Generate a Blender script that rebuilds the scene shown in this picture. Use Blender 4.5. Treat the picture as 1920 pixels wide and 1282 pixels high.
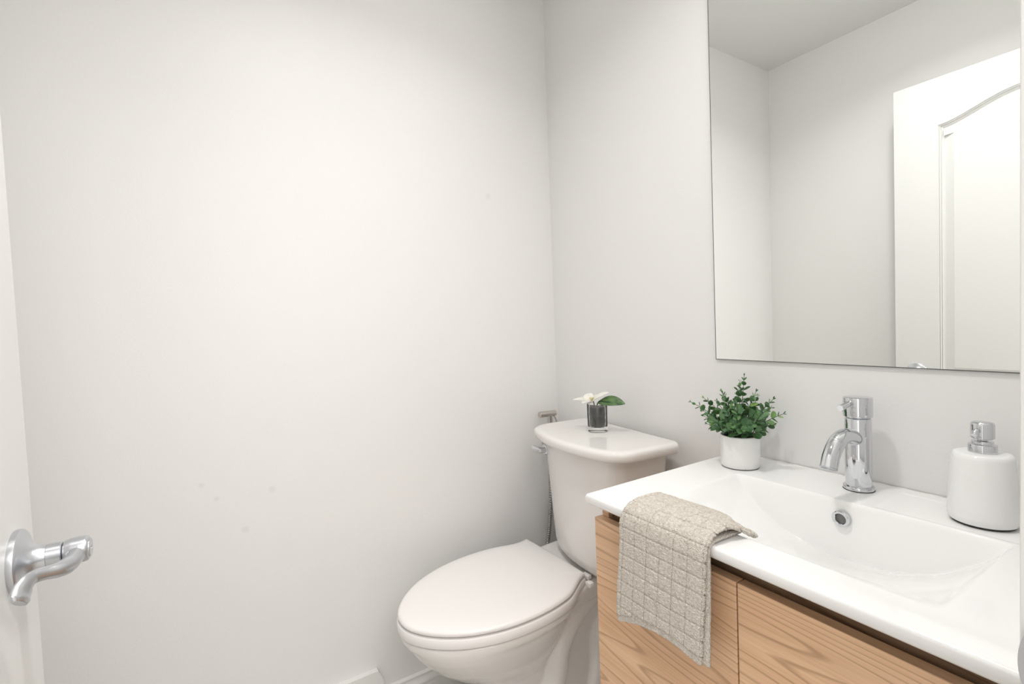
import bpy, bmesh, math, random
from mathutils import Vector, Matrix, noise
from mathutils.geometry import tessellate_polygon
PI = math.pi
R = math.radians
random.seed(7)
scene = bpy.context.scene
for o in list(bpy.data.objects):
    bpy.data.objects.remove(o)
C = scene.collection

# ------------------------------------------------------------------ camera
cam_d = bpy.data.cameras.new('camera')
cam_d.sensor_width = 36
cam_d.lens = 17.18
cam_d.clip_start = 0.01
cam = bpy.data.objects.new('camera', cam_d)
C.objects.link(cam)
scene.camera = cam
YAW, PITCH, ROLL = R(58.064), R(-2.178), R(-2.242)
fw = Vector((-math.sin(YAW) * math.cos(PITCH), math.cos(YAW) * math.cos(PITCH), math.sin(PITCH)))
rt = fw.cross(Vector((0, 0, 1))).normalized()
up = rt.cross(fw)
r2 = math.cos(ROLL) * rt + math.sin(ROLL) * up
u2 = -math.sin(ROLL) * rt + math.cos(ROLL) * up
M = Matrix((r2, u2, -fw)).transposed().to_4x4()
M.translation = Vector((1.4328, -1.0788, 1.1838))
cam.matrix_world = M

# ------------------------------------------------------------------ world, lights, exposure
world = bpy.data.worlds.new('world')
scene.world = world
world.use_nodes = True
bg = world.node_tree.nodes['Background']
bg.inputs[0].default_value = (1.0, 0.99, 0.97, 1)
bg.inputs[1].default_value = 1.3
scene.view_settings.view_transform = 'Standard'
scene.view_settings.look = 'None'
scene.view_settings.exposure = 0.2
scene.view_settings.gamma = 1.0
scene.view_settings.use_curve_mapping = False


def area(name, loc, size, power, rot=(0, 0, 0), col=(1, 0.96, 0.9), sy=None):
    d = bpy.data.lights.new(name, 'AREA')
    d.energy = power
    d.color = col
    if sy:
        d.shape = 'RECTANGLE'; d.size = size; d.size_y = sy
    else:
        d.shape = 'DISK'; d.size = size
    o = bpy.data.objects.new(name, d)
    o.location = loc
    o.rotation_euler = rot
    C.objects.link(o)
    return o


LX, LY = 0.80, -0.80
area('ceiling_lamp_light', (LX, LY, 2.395), 0.13, 4.6, col=(1, .985, .965)).data.spread = R(140)
area('vanity_lamp_light', (1.0, -0.125, 2.245), 0.46, 3.0, rot=(R(-62), 0, 0), col=(1, .975, .95), sy=0.07)
area('hall_lamp_light', (2.6, -0.95, 2.38), 1.4, 32, col=(1, .985, .965))

# ------------------------------------------------------------------ materials
def mat(name, col, rough=0.5, metal=0.0, **kw):
    m = bpy.data.materials.new(name)
    m.use_nodes = True
    b = m.node_tree.nodes['Principled BSDF']
    b.inputs['Base Color'].default_value = (*col, 1)
    b.inputs['Roughness'].default_value = rough
    b.inputs['Metallic'].default_value = metal
    for k, v in kw.items():
        b.inputs[k.replace('_', ' ')].default_value = v
    return m


def nd(m, t, **kw):
    n = m.node_tree.nodes.new(t)
    for k, v in kw.items():
        if hasattr(n, k):
            setattr(n, k, v)
        else:
            n.inputs[k.replace('_', ' ')].default_value = v
    return n


def bsdf(m):
    return m.node_tree.nodes['Principled BSDF']


def lk(m, a, b):
    m.node_tree.links.new(a, b)


def bump(m, scale, strength, dist=0.001, detail=3.0, stretch=(1, 1, 1)):
    tc = nd(m, 'ShaderNodeTexCoord')
    mp = nd(m, 'ShaderNodeMapping')
    mp.inputs['Scale'].default_value = stretch
    n = nd(m, 'ShaderNodeTexNoise', Scale=scale, Detail=detail)
    b = nd(m, 'ShaderNodeBump', Strength=strength, Distance=dist)
    lk(m, tc.outputs['Object'], mp.inputs[0]); lk(m, mp.outputs[0], n.inputs['Vector'])
    lk(m, n.outputs['Fac'], b.inputs['Height']); lk(m, b.outputs[0], bsdf(m).inputs['Normal'])
    return n


def paint(name, col, rough=0.5, spots=()):
    m = mat(name, col, rough)
    bump(m, 180, 0.10, 0.002)
    # faint uneven tone of rolled paint plus a few round scuffs
    tc = nd(m, 'ShaderNodeTexCoord')
    n = nd(m, 'ShaderNodeTexNoise', Scale=1.7, Detail=2)
    lk(m, tc.outputs['Object'], n.inputs['Vector'])
    mx = nd(m, 'ShaderNodeMix', data_type='RGBA')
    mx.inputs[6].default_value = (*[c * 0.985 for c in col], 1)
    mx.inputs[7].default_value = (*[min(1, c * 1.012) for c in col], 1)
    lk(m, n.outputs['Fac'], mx.inputs[0])
    last = mx.outputs[2]
    for (x, y, z, rad) in spots:
        d = nd(m, 'ShaderNodeVectorMath', operation='DISTANCE')
        d.inputs[1].default_value = (x, y, z)
        lk(m, tc.outputs['Object'], d.inputs[0])
        mr = nd(m, 'ShaderNodeMapRange')
        mr.inputs['From Min'].default_value = rad * 0.4
        mr.inputs['From Max'].default_value = rad
        mr.inputs['To Min'].default_value = 0.17
        mr.inputs['To Max'].default_value = 0
        lk(m, d.outputs['Value'], mr.inputs[0])
        m2 = nd(m, 'ShaderNodeMix', data_type='RGBA')
        m2.inputs[7].default_value = (0.55, 0.54, 0.55, 1)
        lk(m, mr.outputs[0], m2.inputs[0]); lk(m, last, m2.inputs[6])
        last = m2.outputs[2]
    lk(m, last, bsdf(m).inputs['Base Color'])
    return m


WALL = (0.868, 0.860, 0.851)
M_wall = paint('wall_paint', WALL, 0.55)
M_wall_l = paint('wall_paint_scuffed', WALL, 0.5, [
    (0, -0.258, 1.611, .012), (0, -0.954, 0.769, .012), (0, -1.021, 0.678, .012), (0, -1.08, 0.772, .008), (0, -1.11, 0.8125, .008)])
M_ceil = paint('ceiling_paint', (0.86, 0.86, 0.85), 0.8)
M_trim = mat('trim_gloss_paint', (0.86, 0.85, 0.83), 0.28)
bump(M_trim, 90, 0.05, 0.001)
M_doorp = mat('door_paint', (0.82, 0.815, 0.805), 0.35)
bump(M_doorp, 120, 0.06, 0.001, stretch=(3, 3, 0.4))
M_ceramic = mat('vitreous_china', (0.86, 0.835, 0.81), 0.07)
M_basin = mat('washbasin_glaze', (0.95, 0.948, 0.94), 0.06)
M_seat = mat('seat_plastic', (0.91, 0.885, 0.87), 0.22)
M_chrome = mat('chrome', (0.66, 0.675, 0.70), 0.035, 1.0)
M_satin = mat('satin_nickel', (0.62, 0.635, 0.665), 0.32, 1.0)
bump(M_satin, 60, 0.12, 0.0006)
M_steel = mat('brushed_steel', (0.62, 0.58, 0.54), 0.2, 1.0)
M_hose = mat('metal_hose', (0.42, 0.41, 0.40), 0.35, 1.0)
M_dark = mat('dark_gap', (0.03, 0.03, 0.03), 0.5)
M_mirror = mat('mirror_silver', (0.925, 0.945, 0.925), 0.0, 1.0)
M_medge = mat('mirror_edge', (0.10, 0.11, 0.10), 0.3)
M_soap = mat('soap_ceramic', (0.88, 0.88, 0.875), 0.12)
M_black = mat('black_seal', (0.02, 0.02, 0.02), 0.5)
M_petal = mat('petal', (0.88, 0.86, 0.80), 0.5)
M_petal_c = mat('petal_centre', (0.72, 0.66, 0.32), 0.5)
M_soil = mat('soil', (0.05, 0.035, 0.025), 0.95)
bump(M_soil, 120, 1.0, 0.004)
M_glass = mat('glass', (0.985, 1.0, 0.995), 0.0, 0.0, IOR=1.48)
bsdf(M_glass).inputs['Transmission Weight'].default_value = 1.0
M_stem = mat('stem_green', (0.06, 0.10, 0.05), 0.6)

# speckled pot
M_pot = mat('pot_glaze', (0.89, 0.885, 0.875), 0.35)
tc = nd(M_pot, 'ShaderNodeTexCoord'); v = nd(M_pot, 'ShaderNodeTexVoronoi', Scale=95)
cr = nd(M_pot, 'ShaderNodeValToRGB')
cr.color_ramp.elements[0].position = 0.055; cr.color_ramp.elements[0].color = (0.32, 0.30, 0.28, 1)
cr.color_ramp.elements[1].position = 0.085; cr.color_ramp.elements[1].color = (0.89, 0.885, 0.875, 1)
n2 = nd(M_pot, 'ShaderNodeTexNoise', Scale=40); mth = nd(M_pot, 'ShaderNodeMath', operation='ADD')
mr = nd(M_pot, 'ShaderNodeMapRange'); mr.inputs['From Min'].default_value = 0.5; mr.inputs['From Max'].default_value = 0.62
mr.inputs['To Min'].default_value = 0.3; mr.inputs['To Max'].default_value = 0
lk(M_pot, tc.outputs['Object'], v.inputs['Vector']); lk(M_pot, tc.outputs['Object'], n2.inputs['Vector'])
lk(M_pot, n2.outputs['Fac'], mr.inputs[0]); lk(M_pot, v.outputs['Distance'], mth.inputs[0]); lk(M_pot, mr.outputs[0], mth.inputs[1])
lk(M_pot, mth.outputs[0], cr.inputs[0]); lk(M_pot, cr.outputs[0], bsdf(M_pot).inputs['Base Color'])

# leaves: green with a pale rim, tone varying leaf to leaf
M_leaf = mat('round_leaf', (0.08, 0.2, 0.07), 0.5)
at = nd(M_leaf, 'ShaderNodeVertexColor', layer_name='leaf')
sp = nd(M_leaf, 'ShaderNodeSeparateColor'); lk(M_leaf, at.outputs[0], sp.inputs[0])
c1 = nd(M_leaf, 'ShaderNodeValToRGB')
c1.color_ramp.elements[0].color = (0.06, 0.15, 0.06, 1); c1.color_ramp.elements[1].color = (0.27, 0.46, 0.13, 1)
e = c1.color_ramp.elements.new(0.5); e.color = (0.14, 0.29, 0.11, 1)
lk(M_leaf, sp.outputs[0], c1.inputs[0])
m3 = nd(M_leaf, 'ShaderNodeMix', data_type='RGBA'); m3.inputs[7].default_value = (0.34, 0.47, 0.30, 1)
mr = nd(M_leaf, 'ShaderNodeMapRange'); mr.inputs['From Min'].default_value = 0.7; mr.inputs['From Max'].default_value = 1.0
mr.inputs['To Max'].default_value = 0.75
lk(M_leaf, sp.outputs[1], mr.inputs[0]); lk(M_leaf, mr.outputs[0], m3.inputs[0]); lk(M_leaf, c1.outputs[0], m3.inputs[6])
lk(M_leaf, m3.outputs[2], bsdf(M_leaf).inputs['Base Color'])

M_bigleaf = mat('long_leaf', (0.06, 0.13, 0.05), 0.35)
tc = nd(M_bigleaf, 'ShaderNodeTexCoord'); n = nd(M_bigleaf, 'ShaderNodeTexNoise', Scale=12)
mp = nd(M_bigleaf, 'ShaderNodeMapping'); mp.inputs['Scale'].default_value = (1, 12, 12)
cr = nd(M_bigleaf, 'ShaderNodeValToRGB')
cr.color_ramp.elements[0].position = .35; cr.color_ramp.elements[0].color = (0.025, 0.07, 0.03, 1)
cr.color_ramp.elements[1].position = .65; cr.color_ramp.elements[1].color = (0.13, 0.23, 0.08, 1)
lk(M_bigleaf, tc.outputs['Object'], mp.inputs[0]); lk(M_bigleaf, mp.outputs[0], n.inputs['Vector'])
lk(M_bigleaf, n.outputs['Fac'], cr.inputs[0]); lk(M_bigleaf, cr.outputs[0], bsdf(M_bigleaf).inputs['Base Color'])

# vase filling: dark grey pebbly wax
M_fill = mat('vase_filling', (0.05, 0.045, 0.045), 0.4)
tc = nd(M_fill, 'ShaderNodeTexCoord'); n = nd(M_fill, 'ShaderNodeTexNoise', Scale=45, Detail=4)
cr = nd(M_fill, 'ShaderNodeValToRGB')
cr.color_ramp.elements[0].position = .35; cr.color_ramp.elements[0].color = (0.012, 0.010, 0.010, 1)
cr.color_ramp.elements[1].position = .75; cr.color_ramp.elements[1].color = (0.075, 0.066, 0.064, 1)
lk(M_fill, tc.outputs['Object'], n.inputs['Vector'])
lk(M_fill, n.outputs['Fac'], cr.inputs[0]); lk(M_fill, cr.outputs[0], bsdf(M_fill).inputs['Base Color'])


def wood(name, dark=1.0, off=(0, 0, 0), rough=0.30):
    """light oak-like laminate, grain running along X with cathedral figures"""
    m = mat(name, (0.5, 0.3, 0.15), rough)
    tc = nd(m, 'ShaderNodeTexCoord'); mp = nd(m, 'ShaderNodeMapping')
    mp.inputs['Location'].default_value = off
    mp.inputs['Scale'].default_value = (0.37, 1, 3.6)
    lk(m, tc.outputs['Object'], mp.inputs[0])
    big = nd(m, 'ShaderNodeTexNoise', Scale=2.2, Detail=1.0, Roughness=0.3)
    lk(m, mp.outputs[0], big.inputs['Vector'])
    mul = nd(m, 'ShaderNodeMath', operation='MULTIPLY'); mul.inputs[1].default_value = 27
    lk(m, big.outputs['Fac'], mul.inputs[0])
    fr = nd(m, 'ShaderNodeMath', operation='FRACT'); lk(m, mul.outputs[0], fr.inputs[0])
    # narrow dark growth lines
    line = nd(m, 'ShaderNodeValToRGB')
    el = line.color_ramp.elements
    el[0].position = 0.0; el[0].color = (0.5, 0.42, 0.36, 1)
    el[1].position = 1.0; el[1].color = (0.5, 0.42, 0.36, 1)
    a = el.new(0.07); a.color = (1, 1, 1, 1)
    a = el.new(0.80); a.color = (0.93, 0.91, 0.89, 1)
    a = el.new(0.94); a.color = (0.42, 0.34, 0.28, 1)
    lk(m, fr.outputs[0], line.inputs[0])
    fine = nd(m, 'ShaderNodeTexNoise', Scale=28, Detail=5.0, Roughness=0.7)
    mp2 = nd(m, 'ShaderNodeMapping'); mp2.inputs['Scale'].default_value = (0.22, 1, 12)
    lk(m, tc.outputs['Object'], mp2.inputs[0]); lk(m, mp2.outputs[0], fine.inputs['Vector'])
    tone = nd(m, 'ShaderNodeTexNoise', Scale=5, Detail=2.0)
    lk(m, mp.outputs[0], tone.inputs['Vector'])
    base = nd(m, 'ShaderNodeValToRGB')
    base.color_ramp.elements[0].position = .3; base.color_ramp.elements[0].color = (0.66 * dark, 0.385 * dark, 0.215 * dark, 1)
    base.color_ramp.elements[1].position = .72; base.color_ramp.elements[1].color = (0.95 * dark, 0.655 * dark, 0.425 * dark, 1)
    s = nd(m, 'ShaderNodeMath', operation='ADD'); h1 = nd(m, 'ShaderNodeMath', operation='MULTIPLY'); h1.inputs[1].default_value = 0.5
    h2 = nd(m, 'ShaderNodeMath', operation='MULTIPLY'); h2.inputs[1].default_value = 0.5
    lk(m, fine.outputs['Fac'], h1.inputs[0]); lk(m, tone.outputs['Fac'], h2.inputs[0])
    lk(m, h1.outputs[0], s.inputs[0]); lk(m, h2.outputs[0], s.inputs[1]); lk(m, s.outputs[0], base.inputs[0])
    mx = nd(m, 'ShaderNodeMix', data_type='RGBA', blend_type='MULTIPLY'); mx.inputs[0].default_value = 0.55
    lk(m, base.outputs[0], mx.inputs[6]); lk(m, line.outputs[0], mx.inputs[7])
    lk(m, mx.outputs[2], bsdf(m).inputs['Base Color'])
    b = nd(m, 'ShaderNodeBump', Strength=0.35, Distance=0.0006)
    lk(m, line.outputs[0], b.inputs['Height']); lk(m, b.outputs[0], bsdf(m).inputs['Normal'])
    return m


M_wood = wood('oak_laminate')
M_wood2 = wood('oak_laminate_other_sheet', 1.0, (3.3, 0, 1.71))
M_wood_dk = wood('dark_oak_laminate', 0.42, (1, 0, 2), 0.4)

# floor: large pale tiles
M_floor = mat('floor_tile', (0.6, 0.58, 0.55), 0.25)
tc = nd(M_floor, 'ShaderNodeTexCoord'); br = nd(M_floor, 'ShaderNodeTexBrick', offset=0.0)
br.inputs['Scale'].default_value = 1.0; br.inputs['Brick Width'].default_value = 0.6; br.inputs['Row Height'].default_value = 0.3
br.inputs['Mortar Size'].default_value = 0.003
br.inputs['Color1'].default_value = (0.60, 0.58, 0.545, 1); br.inputs['Color2'].default_value = (0.57, 0.55, 0.52, 1)
br.inputs['Mortar'].default_value = (0.35, 0.34, 0.32, 1)
lk(M_floor, tc.outputs['Object'], br.inputs['Vector']); lk(M_floor, br.outputs['Color'], bsdf(M_floor).inputs['Base Color'])

# towel: beige terry
M_towel = mat('terry_cloth', (0.60, 0.56, 0.50), 1.0)
tc = nd(M_towel, 'ShaderNodeTexCoord')
v = nd(M_towel, 'ShaderNodeTexVoronoi', Scale=620); v.inputs['Randomness'].default_value = 1
n = nd(M_towel, 'ShaderNodeTexNoise', Scale=260, Detail=4)
ad = nd(M_towel, 'ShaderNodeMath', operation='ADD')
lk(M_towel, tc.outputs['Object'], v.inputs['Vector']); lk(M_towel, tc.outputs['Object'], n.inputs['Vector'])
lk(M_towel, v.outputs['Distance'], ad.inputs[0]); lk(M_towel, n.outputs['Fac'], ad.inputs[1])
b = nd(M_towel, 'ShaderNodeBump', Strength=1.0, Distance=0.0018)
lk(M_towel, ad.outputs[0], b.inputs['Height']); lk(M_towel, b.outputs[0], bsdf(M_towel).inputs['Normal'])
cr = nd(M_towel, 'ShaderNodeValToRGB')
cr.color_ramp.elements[0].position = .3; cr.color_ramp.elements[0].color = (0.64, 0.58, 0.51, 1)
cr.color_ramp.elements[1].position = .7; cr.color_ramp.elements[1].color = (0.88, 0.82, 0.74, 1)
lk(M_towel, n.outputs['Fac'], cr.inputs[0]); lk(M_towel, cr.outputs[0], bsdf(M_towel).inputs['Base Color'])
M_hem = mat('towel_hem_cloth', (0.60, 0.57, 0.52), 0.9)
bump(M_hem, 900, 0.5, 0.0005)


# ------------------------------------------------------------------ helpers
def obj(name, bm, m, parent=None, smooth=35, mods=None, loc=None):
    me = bpy.data.meshes.new(name)
    bmesh.ops.recalc_face_normals(bm, faces=bm.faces)
    bm.to_mesh(me); bm.free()
    if smooth:
        for p in me.polygons:
            p.use_smooth = True
        me.set_sharp_from_angle(angle=R(smooth))
    if m:
        me.materials.append(m)
    o = bpy.data.objects.new(name, me)
    C.objects.link(o)
    if loc:
        o.location = loc
    if parent:
        o.parent = parent
    return o


def tag(o, label=None, cat=None, group=None, kind=None):
    if label: o['label'] = label
    if cat: o['category'] = cat
    if group: o['group'] = group
    if kind: o['kind'] = kind
    return o


def thing(name, label, cat, loc=(0, 0, 0), rz=0):
    o = bpy.data.objects.new(name, None)
    o.empty_display_size = 0.05
    o.location = loc; o.rotation_euler = (0, 0, rz)
    C.objects.link(o)
    return tag(o, label, cat)


def struct(o, label, cat='room'):
    return tag(o, label, cat, kind='structure')


def box(bm, x0, x1, y0, y1, z0, z1, bev=0.0, seg=2):
    vs = [bm.verts.new((x, y, z)) for x in (x0, x1) for y in (y0, y1) for z in (z0, z1)]
    idx = [(0, 1, 3, 2), (4, 6, 7, 5), (0, 4, 5, 1), (2, 3, 7, 6), (0, 2, 6, 4), (1, 5, 7, 3)]
    fs = [bm.faces.new([vs[i] for i in f]) for f in idx]
    if bev:
        es = list({e for f in fs for e in f.edges})
        bmesh.ops.bevel(bm, geom=es, offset=bev, segments=seg, affect='EDGES', profile=0.5)
    return bm


def lathe(bm, prof, cx=0, cy=0, cz=0, seg=64, mtx=None):
    rings = []
    for (r, z) in prof:
        if r < 1e-6:
            rings.append([bm.verts.new((cx, cy, cz + z))])
        else:
            rings.append([bm.verts.new((cx + r * math.cos(2 * PI * i / seg), cy + r * math.sin(2 * PI * i / seg), cz + z)) for i in range(seg)])
    allv = [v for r_ in rings for v in r_]
    for a, b in zip(rings, rings[1:]):
        for i in range(seg):
            j = (i + 1) % seg
            if len(a) == 1 and len(b) == 1: continue
            if len(a) == 1: bm.faces.new((a[0], b[i], b[j]))
            elif len(b) == 1: bm.faces.new((a[i], a[j], b[0]))
            else: bm.faces.new((a[i], a[j], b[j], b[i]))
    if mtx:
        bmesh.ops.transform(bm, matrix=mtx, verts=allv)
    return allv


def catmull(pts, n=8):
    pts = [Vector(p) for p in pts]
    P = [2 * pts[0] - pts[1]] + pts + [2 * pts[-1] - pts[-2]]
    out = []
    for i in range(1, len(P) - 2):
        a, b, c, d = P[i - 1:i + 3]
        for k in range(n):
            t = k / n
            out.append(0.5 * ((2 * b) + (c - a) * t + (2 * a - 5 * b + 4 * c - d) * t * t + (3 * b - a - 3 * c + d) * t ** 3))
    out.append(pts[-1])
    return out


def tube(bm, pts, rad, seg=16, cap=True, flat=None):
    """rad float or list; flat = (sx, sy) list of section scale along normal/binormal"""
    pts = [Vector(p) for p in pts]
    n = len(pts)
    rs = rad if isinstance(rad, (list, tuple)) else [rad] * n
    t0 = (pts[1] - pts[0]).normalized()
    ref = Vector((0, 0, 1)) if abs(t0.z) < 0.9 else Vector((1, 0, 0))
    nrm = t0.cross(ref).normalized()
    rings = []
    for i in range(n):
        t = (pts[min(i + 1, n - 1)] - pts[max(i - 1, 0)]).normalized()
        nrm = (nrm - t * nrm.dot(t)).normalized()
        bn = t.cross(nrm)
        fx, fy = flat[i] if flat else (1, 1)
        rings.append([bm.verts.new(pts[i] + rs[i] * (math.cos(2 * PI * k / seg) * nrm * fx + math.sin(2 * PI * k / seg) * bn * fy)) for k in range(seg)])
    for a, b in zip(rings, rings[1:]):
        for i in range(seg):
            j = (i + 1) % seg
            bm.faces.new((a[i], a[j], b[j], b[i]))
    if cap:
        bm.faces.new(rings[0][::-1]); bm.faces.new(rings[-1])
    return rings


def loft(bm, rings, cap0=True, cap1=True, closed=True):
    R_ = [[bm.verts.new(p) for p in r] for r in rings]
    for a, b in zip(R_, R_[1:]):
        n = len(a)
        for i in range(n if closed else n - 1):
            j = (i + 1) % n
            bm.faces.new((a[i], a[j], b[j], b[i]))
    if cap0: bm.faces.new(R_[0][::-1])
    if cap1: bm.faces.new(R_[-1])
    return R_


def interp(x, pts):
    if x <= pts[0][0]: return pts[0][1]
    for (a, b), (c, d) in zip(pts, pts[1:]):
        if x <= c:
            t = (x - a) / (c - a); t = t * t * (3 - 2 * t) if False else t
            return b + (d - b) * t
    return pts[-1][1]


def sm(a, b, x):
    t = max(0, min(1, (x - a) / (b - a)))
    return t * t * (3 - 2 * t)


# ------------------------------------------------------------------ room shell
HC = 2.412
YB = -1.42        # wall opposite the mirror
XR = 1.345         # wall with the doorway
XO = 1.455
D0, D1 = -1.322, -0.602   # clear doorway
HD = 2.06
B = lambda *a, **k: box(bmesh.new(), *a, **k)
struct(obj('floor', B(-0.12, 3.72, -3.2, 1.6, -0.1, 0), M_floor), 'pale tiled floor of the powder room and hall', 'floor')
struct(obj('ceiling', B(-0.12, 3.72, -3.2, 1.6, HC, HC + 0.1), M_ceil), 'flat white ceiling seen in the mirror', 'ceiling')
struct(obj('wall_left', B(-0.12, 0, YB - 0.12, 0.12, 0, HC), M_wall_l), 'large plain off-white wall behind the toilet side with small scuffs', 'wall')
struct(obj('wall_back', B(0, XR, 0, 0.12, 0, HC), M_wall), 'off-white wall carrying the mirror above the basin', 'wall')
struct(obj('wall_front', B(0, XR, YB - 0.12, YB, 0, HC), M_wall), 'off-white wall opposite the mirror, seen behind the door in reflection', 'wall')
bm = bmesh.new()
box(bm, XR, XO, D1 + 0.02, 1.6, 0, HC)
box(bm, XR, XO, -3.2, D0 - 0.02, 0, HC)
box(bm, XR, XO, D0 - 0.02, D1 + 0.02, HD + 0.02, HC)
struct(obj('wall_right', bm, M_wall), 'wall with the doorway at the right edge', 'wall')
struct(obj('wall_hall', B(3.6, 3.72, -3.2, 1.6, 0, HC), M_wall), 'hallway wall facing the powder room door', 'wall')
# door frame: jambs, head and casing on the room side
bm = bmesh.new()
box(bm, XR - 0.004, XO + 0.004, D1, D1 + 0.02, 0, HD, 0.002)
box(bm, XR - 0.004, XO + 0.004, D0 - 0.02, D0, 0, HD, 0.002)
box(bm, XR - 0.004, XO + 0.004, D0 - 0.02, D1 + 0.02, HD, HD + 0.02, 0.002)
box(bm, XR - 0.0145, XR, D1 + 0.004, D1 + 0.062, 0, HD + 0.06, 0.004)
box(bm, XR - 0.0145, XR, D0 - 0.062, D0 - 0.004, 0, HD + 0.06, 0.004)
box(bm, XR - 0.0145, XR, D0 - 0.062, D1 + 0.062, HD + 0.003, HD + 0.062, 0.004)
box(bm, XO, XO + 0.0145, D1 + 0.004, D1 + 0.062, 0, HD + 0.06, 0.004)
box(bm, XO, XO + 0.0145, D0 - 0.062, D0 - 0.004, 0, HD + 0.06, 0.004)
struct(obj('trim_1', bm, M_trim), 'white painted door jamb and casing along the right edge', 'door frame')


def baseboard(name, path_axis, a, b_, at, sign, label):
    """moulded skirting; path_axis 'y' runs a..b_ along Y standing on plane x=at"""
    prof = [(0, 0), (0.014, 0), (0.014, 0.072), (0.0125, 0.074), (0.0125, 0.078), (0.0145, 0.080), (0.0145, 0.084), (0.011, 0.088), (0.0075, 0.094),
            (0.006, 0.101), (0.0078, 0.103), (0.0078, 0.107), (0.004, 0.1105), (0, 0.112)]
    bm = bmesh.new()
    rings = []
    for s in (a, b_):
        rings.append([(at + sign * p, s, z) if path_axis == 'y' else (s, at + sign * p, z) for p, z in prof])
    loft(bm, rings)
    o = obj(name, bm, M_trim, smooth=25)
    return struct(o, label, 'baseboard')


baseboard('baseboard_left', 'y', -0.687, -0.0, 0.0, 1, 'white moulded skirting under the plain wall beside the toilet')
baseboard('baseboard_back', 'x', 0.016, XR, 0.0, -1, 'white skirting below the mirror wall behind toilet and vanity')
baseboard('baseboard_front', 'x', 0.016, XR - 0.016, YB, 1, 'white skirting behind the open door')
bm = bmesh.new()
pr = [(YB, 0), (-0.689, 0), (-0.689, 0.130), (-0.690, 0.148), (-0.699, 0.172), (-0.704, 0.1800), (YB, 0.1800)]
loft(bm, [[(x, y, z) for y, z in pr] for x in (0.0005, 0.019)])
struct(obj('trim_2', bm, M_trim, smooth=20), 'plain white board with a cut end at the foot of the wall, bottom centre-left', 'board')

# ------------------------------------------------------------------ recessed ceiling light
t = thing('ceiling_light', 'round white recessed light in the powder room ceiling', 'ceiling light', (LX, LY, HC))
bm = bmesh.new(); lathe(bm, [(0.062, -0.0005), (0.082, -0.0005), (0.085, -0.003), (0.082, -0.007), (0.066, -0.008), (0.062, -0.004), (0.062, -0.0005)])
obj('trim_ring', bm, M_trim, t)
M_lens = mat('lamp_lens', (1, 1, 1), 0.5)
bsdf(M_lens).inputs['Emission Color'].default_value = (1, 0.95, 0.88, 1); bsdf(M_lens).inputs['Emission Strength'].default_value = 5
bm = bmesh.new(); lathe(bm, [(0, -0.003), (0.0615, -0.003), (0.0615, -0.0005), (0, -0.0005)])
obj('lens', bm, M_lens, t)

# ------------------------------------------------------------------ light bar above the mirror (just above the picture)
t = thing('vanity_light', 'satin metal light bar with frosted shades on the wall above the mirror', 'wall light', (1.0, 0, 2.27))
bm = bmesh.new(); box(bm, -0.26, 0.26, -0.022, -0.0005, -0.03, 0.03, 0.004); obj('back_plate', bm, M_satin, t)
M_shade = mat('frosted_shade', (0.95, 0.94, 0.92), 0.4)
bsdf(M_shade).inputs['Emission Color'].default_value = (1, 0.96, 0.9, 1); bsdf(M_shade).inputs['Emission Strength'].default_value = 2.0
for k in (-0.17, 0.0, 0.17):
    bm = bmesh.new(); lathe(bm, [(0, 0.03), (0.03, 0.03), (0.045, 0.0), (0.047, -0.02), (0, -0.02)], cx=k, cy=-0.072, cz=0.03, seg=32)
    obj('shade', bm, M_shade, t)
    bm = bmesh.new(); tube(bm, [(k, -0.02, 0.05), (k, -0.072, 0.062)], 0.006, 10); obj('arm', bm, M_satin, t)

# ------------------------------------------------------------------ door (opened against the wall opposite the mirror)
DX0, DX1, DY, DT, DH = 0.5835, 1.323, -1.280, 0.035, 2.033
door = thing('door_1', 'white panelled door standing open at the left edge', 'door', (DX1, DY - DT, 0))
door['kind'] = 'structure'


def arch_panel(x0, x1, z0, z1, rise, n=40):
    pts = [(x0, z0), (x1, z0), (x1, z1)]
    if rise:
        for i in range(1, n):
            t_ = i / n
            x = x1 + (x0 - x1) * t_
            w = 0.5 - 0.5 * math.cos(2 * PI * t_)
            w = w ** 0.85
            pts.append((x, z1 + rise * w))
    pts.append((x0, z1))
    return pts


def offset_loop(pts, d):
    n = len(pts); out = []
    for i in range(n):
        p0, p1, p2 = Vector(pts[i - 1]), Vector(pts[i]), Vector(pts[(i + 1) % n])
        a = (p1 - p0).normalized(); b = (p2 - p1).normalized()
        na, nb = Vector((-a.y, a.x)), Vector((-b.y, b.x))
        k = (na + nb).normalized()
        c = max(0.35, k.dot(na))
        out.append(tuple(p1 + k * (d / c)))
    return out


PX0 = 0.7205 - DX0
W_ = DX1 - DX0
panels = [arch_panel(PX0, W_ - PX0, 0.905, 1.858, 0.062), arch_panel(PX0, W_ - PX0, 0.20, 0.775, 0)]
prof = [(0, 0), (0.0025, -0.0055), (0.0050, -0.0015), (0.0080, -0.0085), (0.0105, -0.0050), (0.0140, -0.0110), (0.0185, -0.0112), (0.044, -0.0030), (0.0455, -0.0022)]
bm = bmesh.new()


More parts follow.
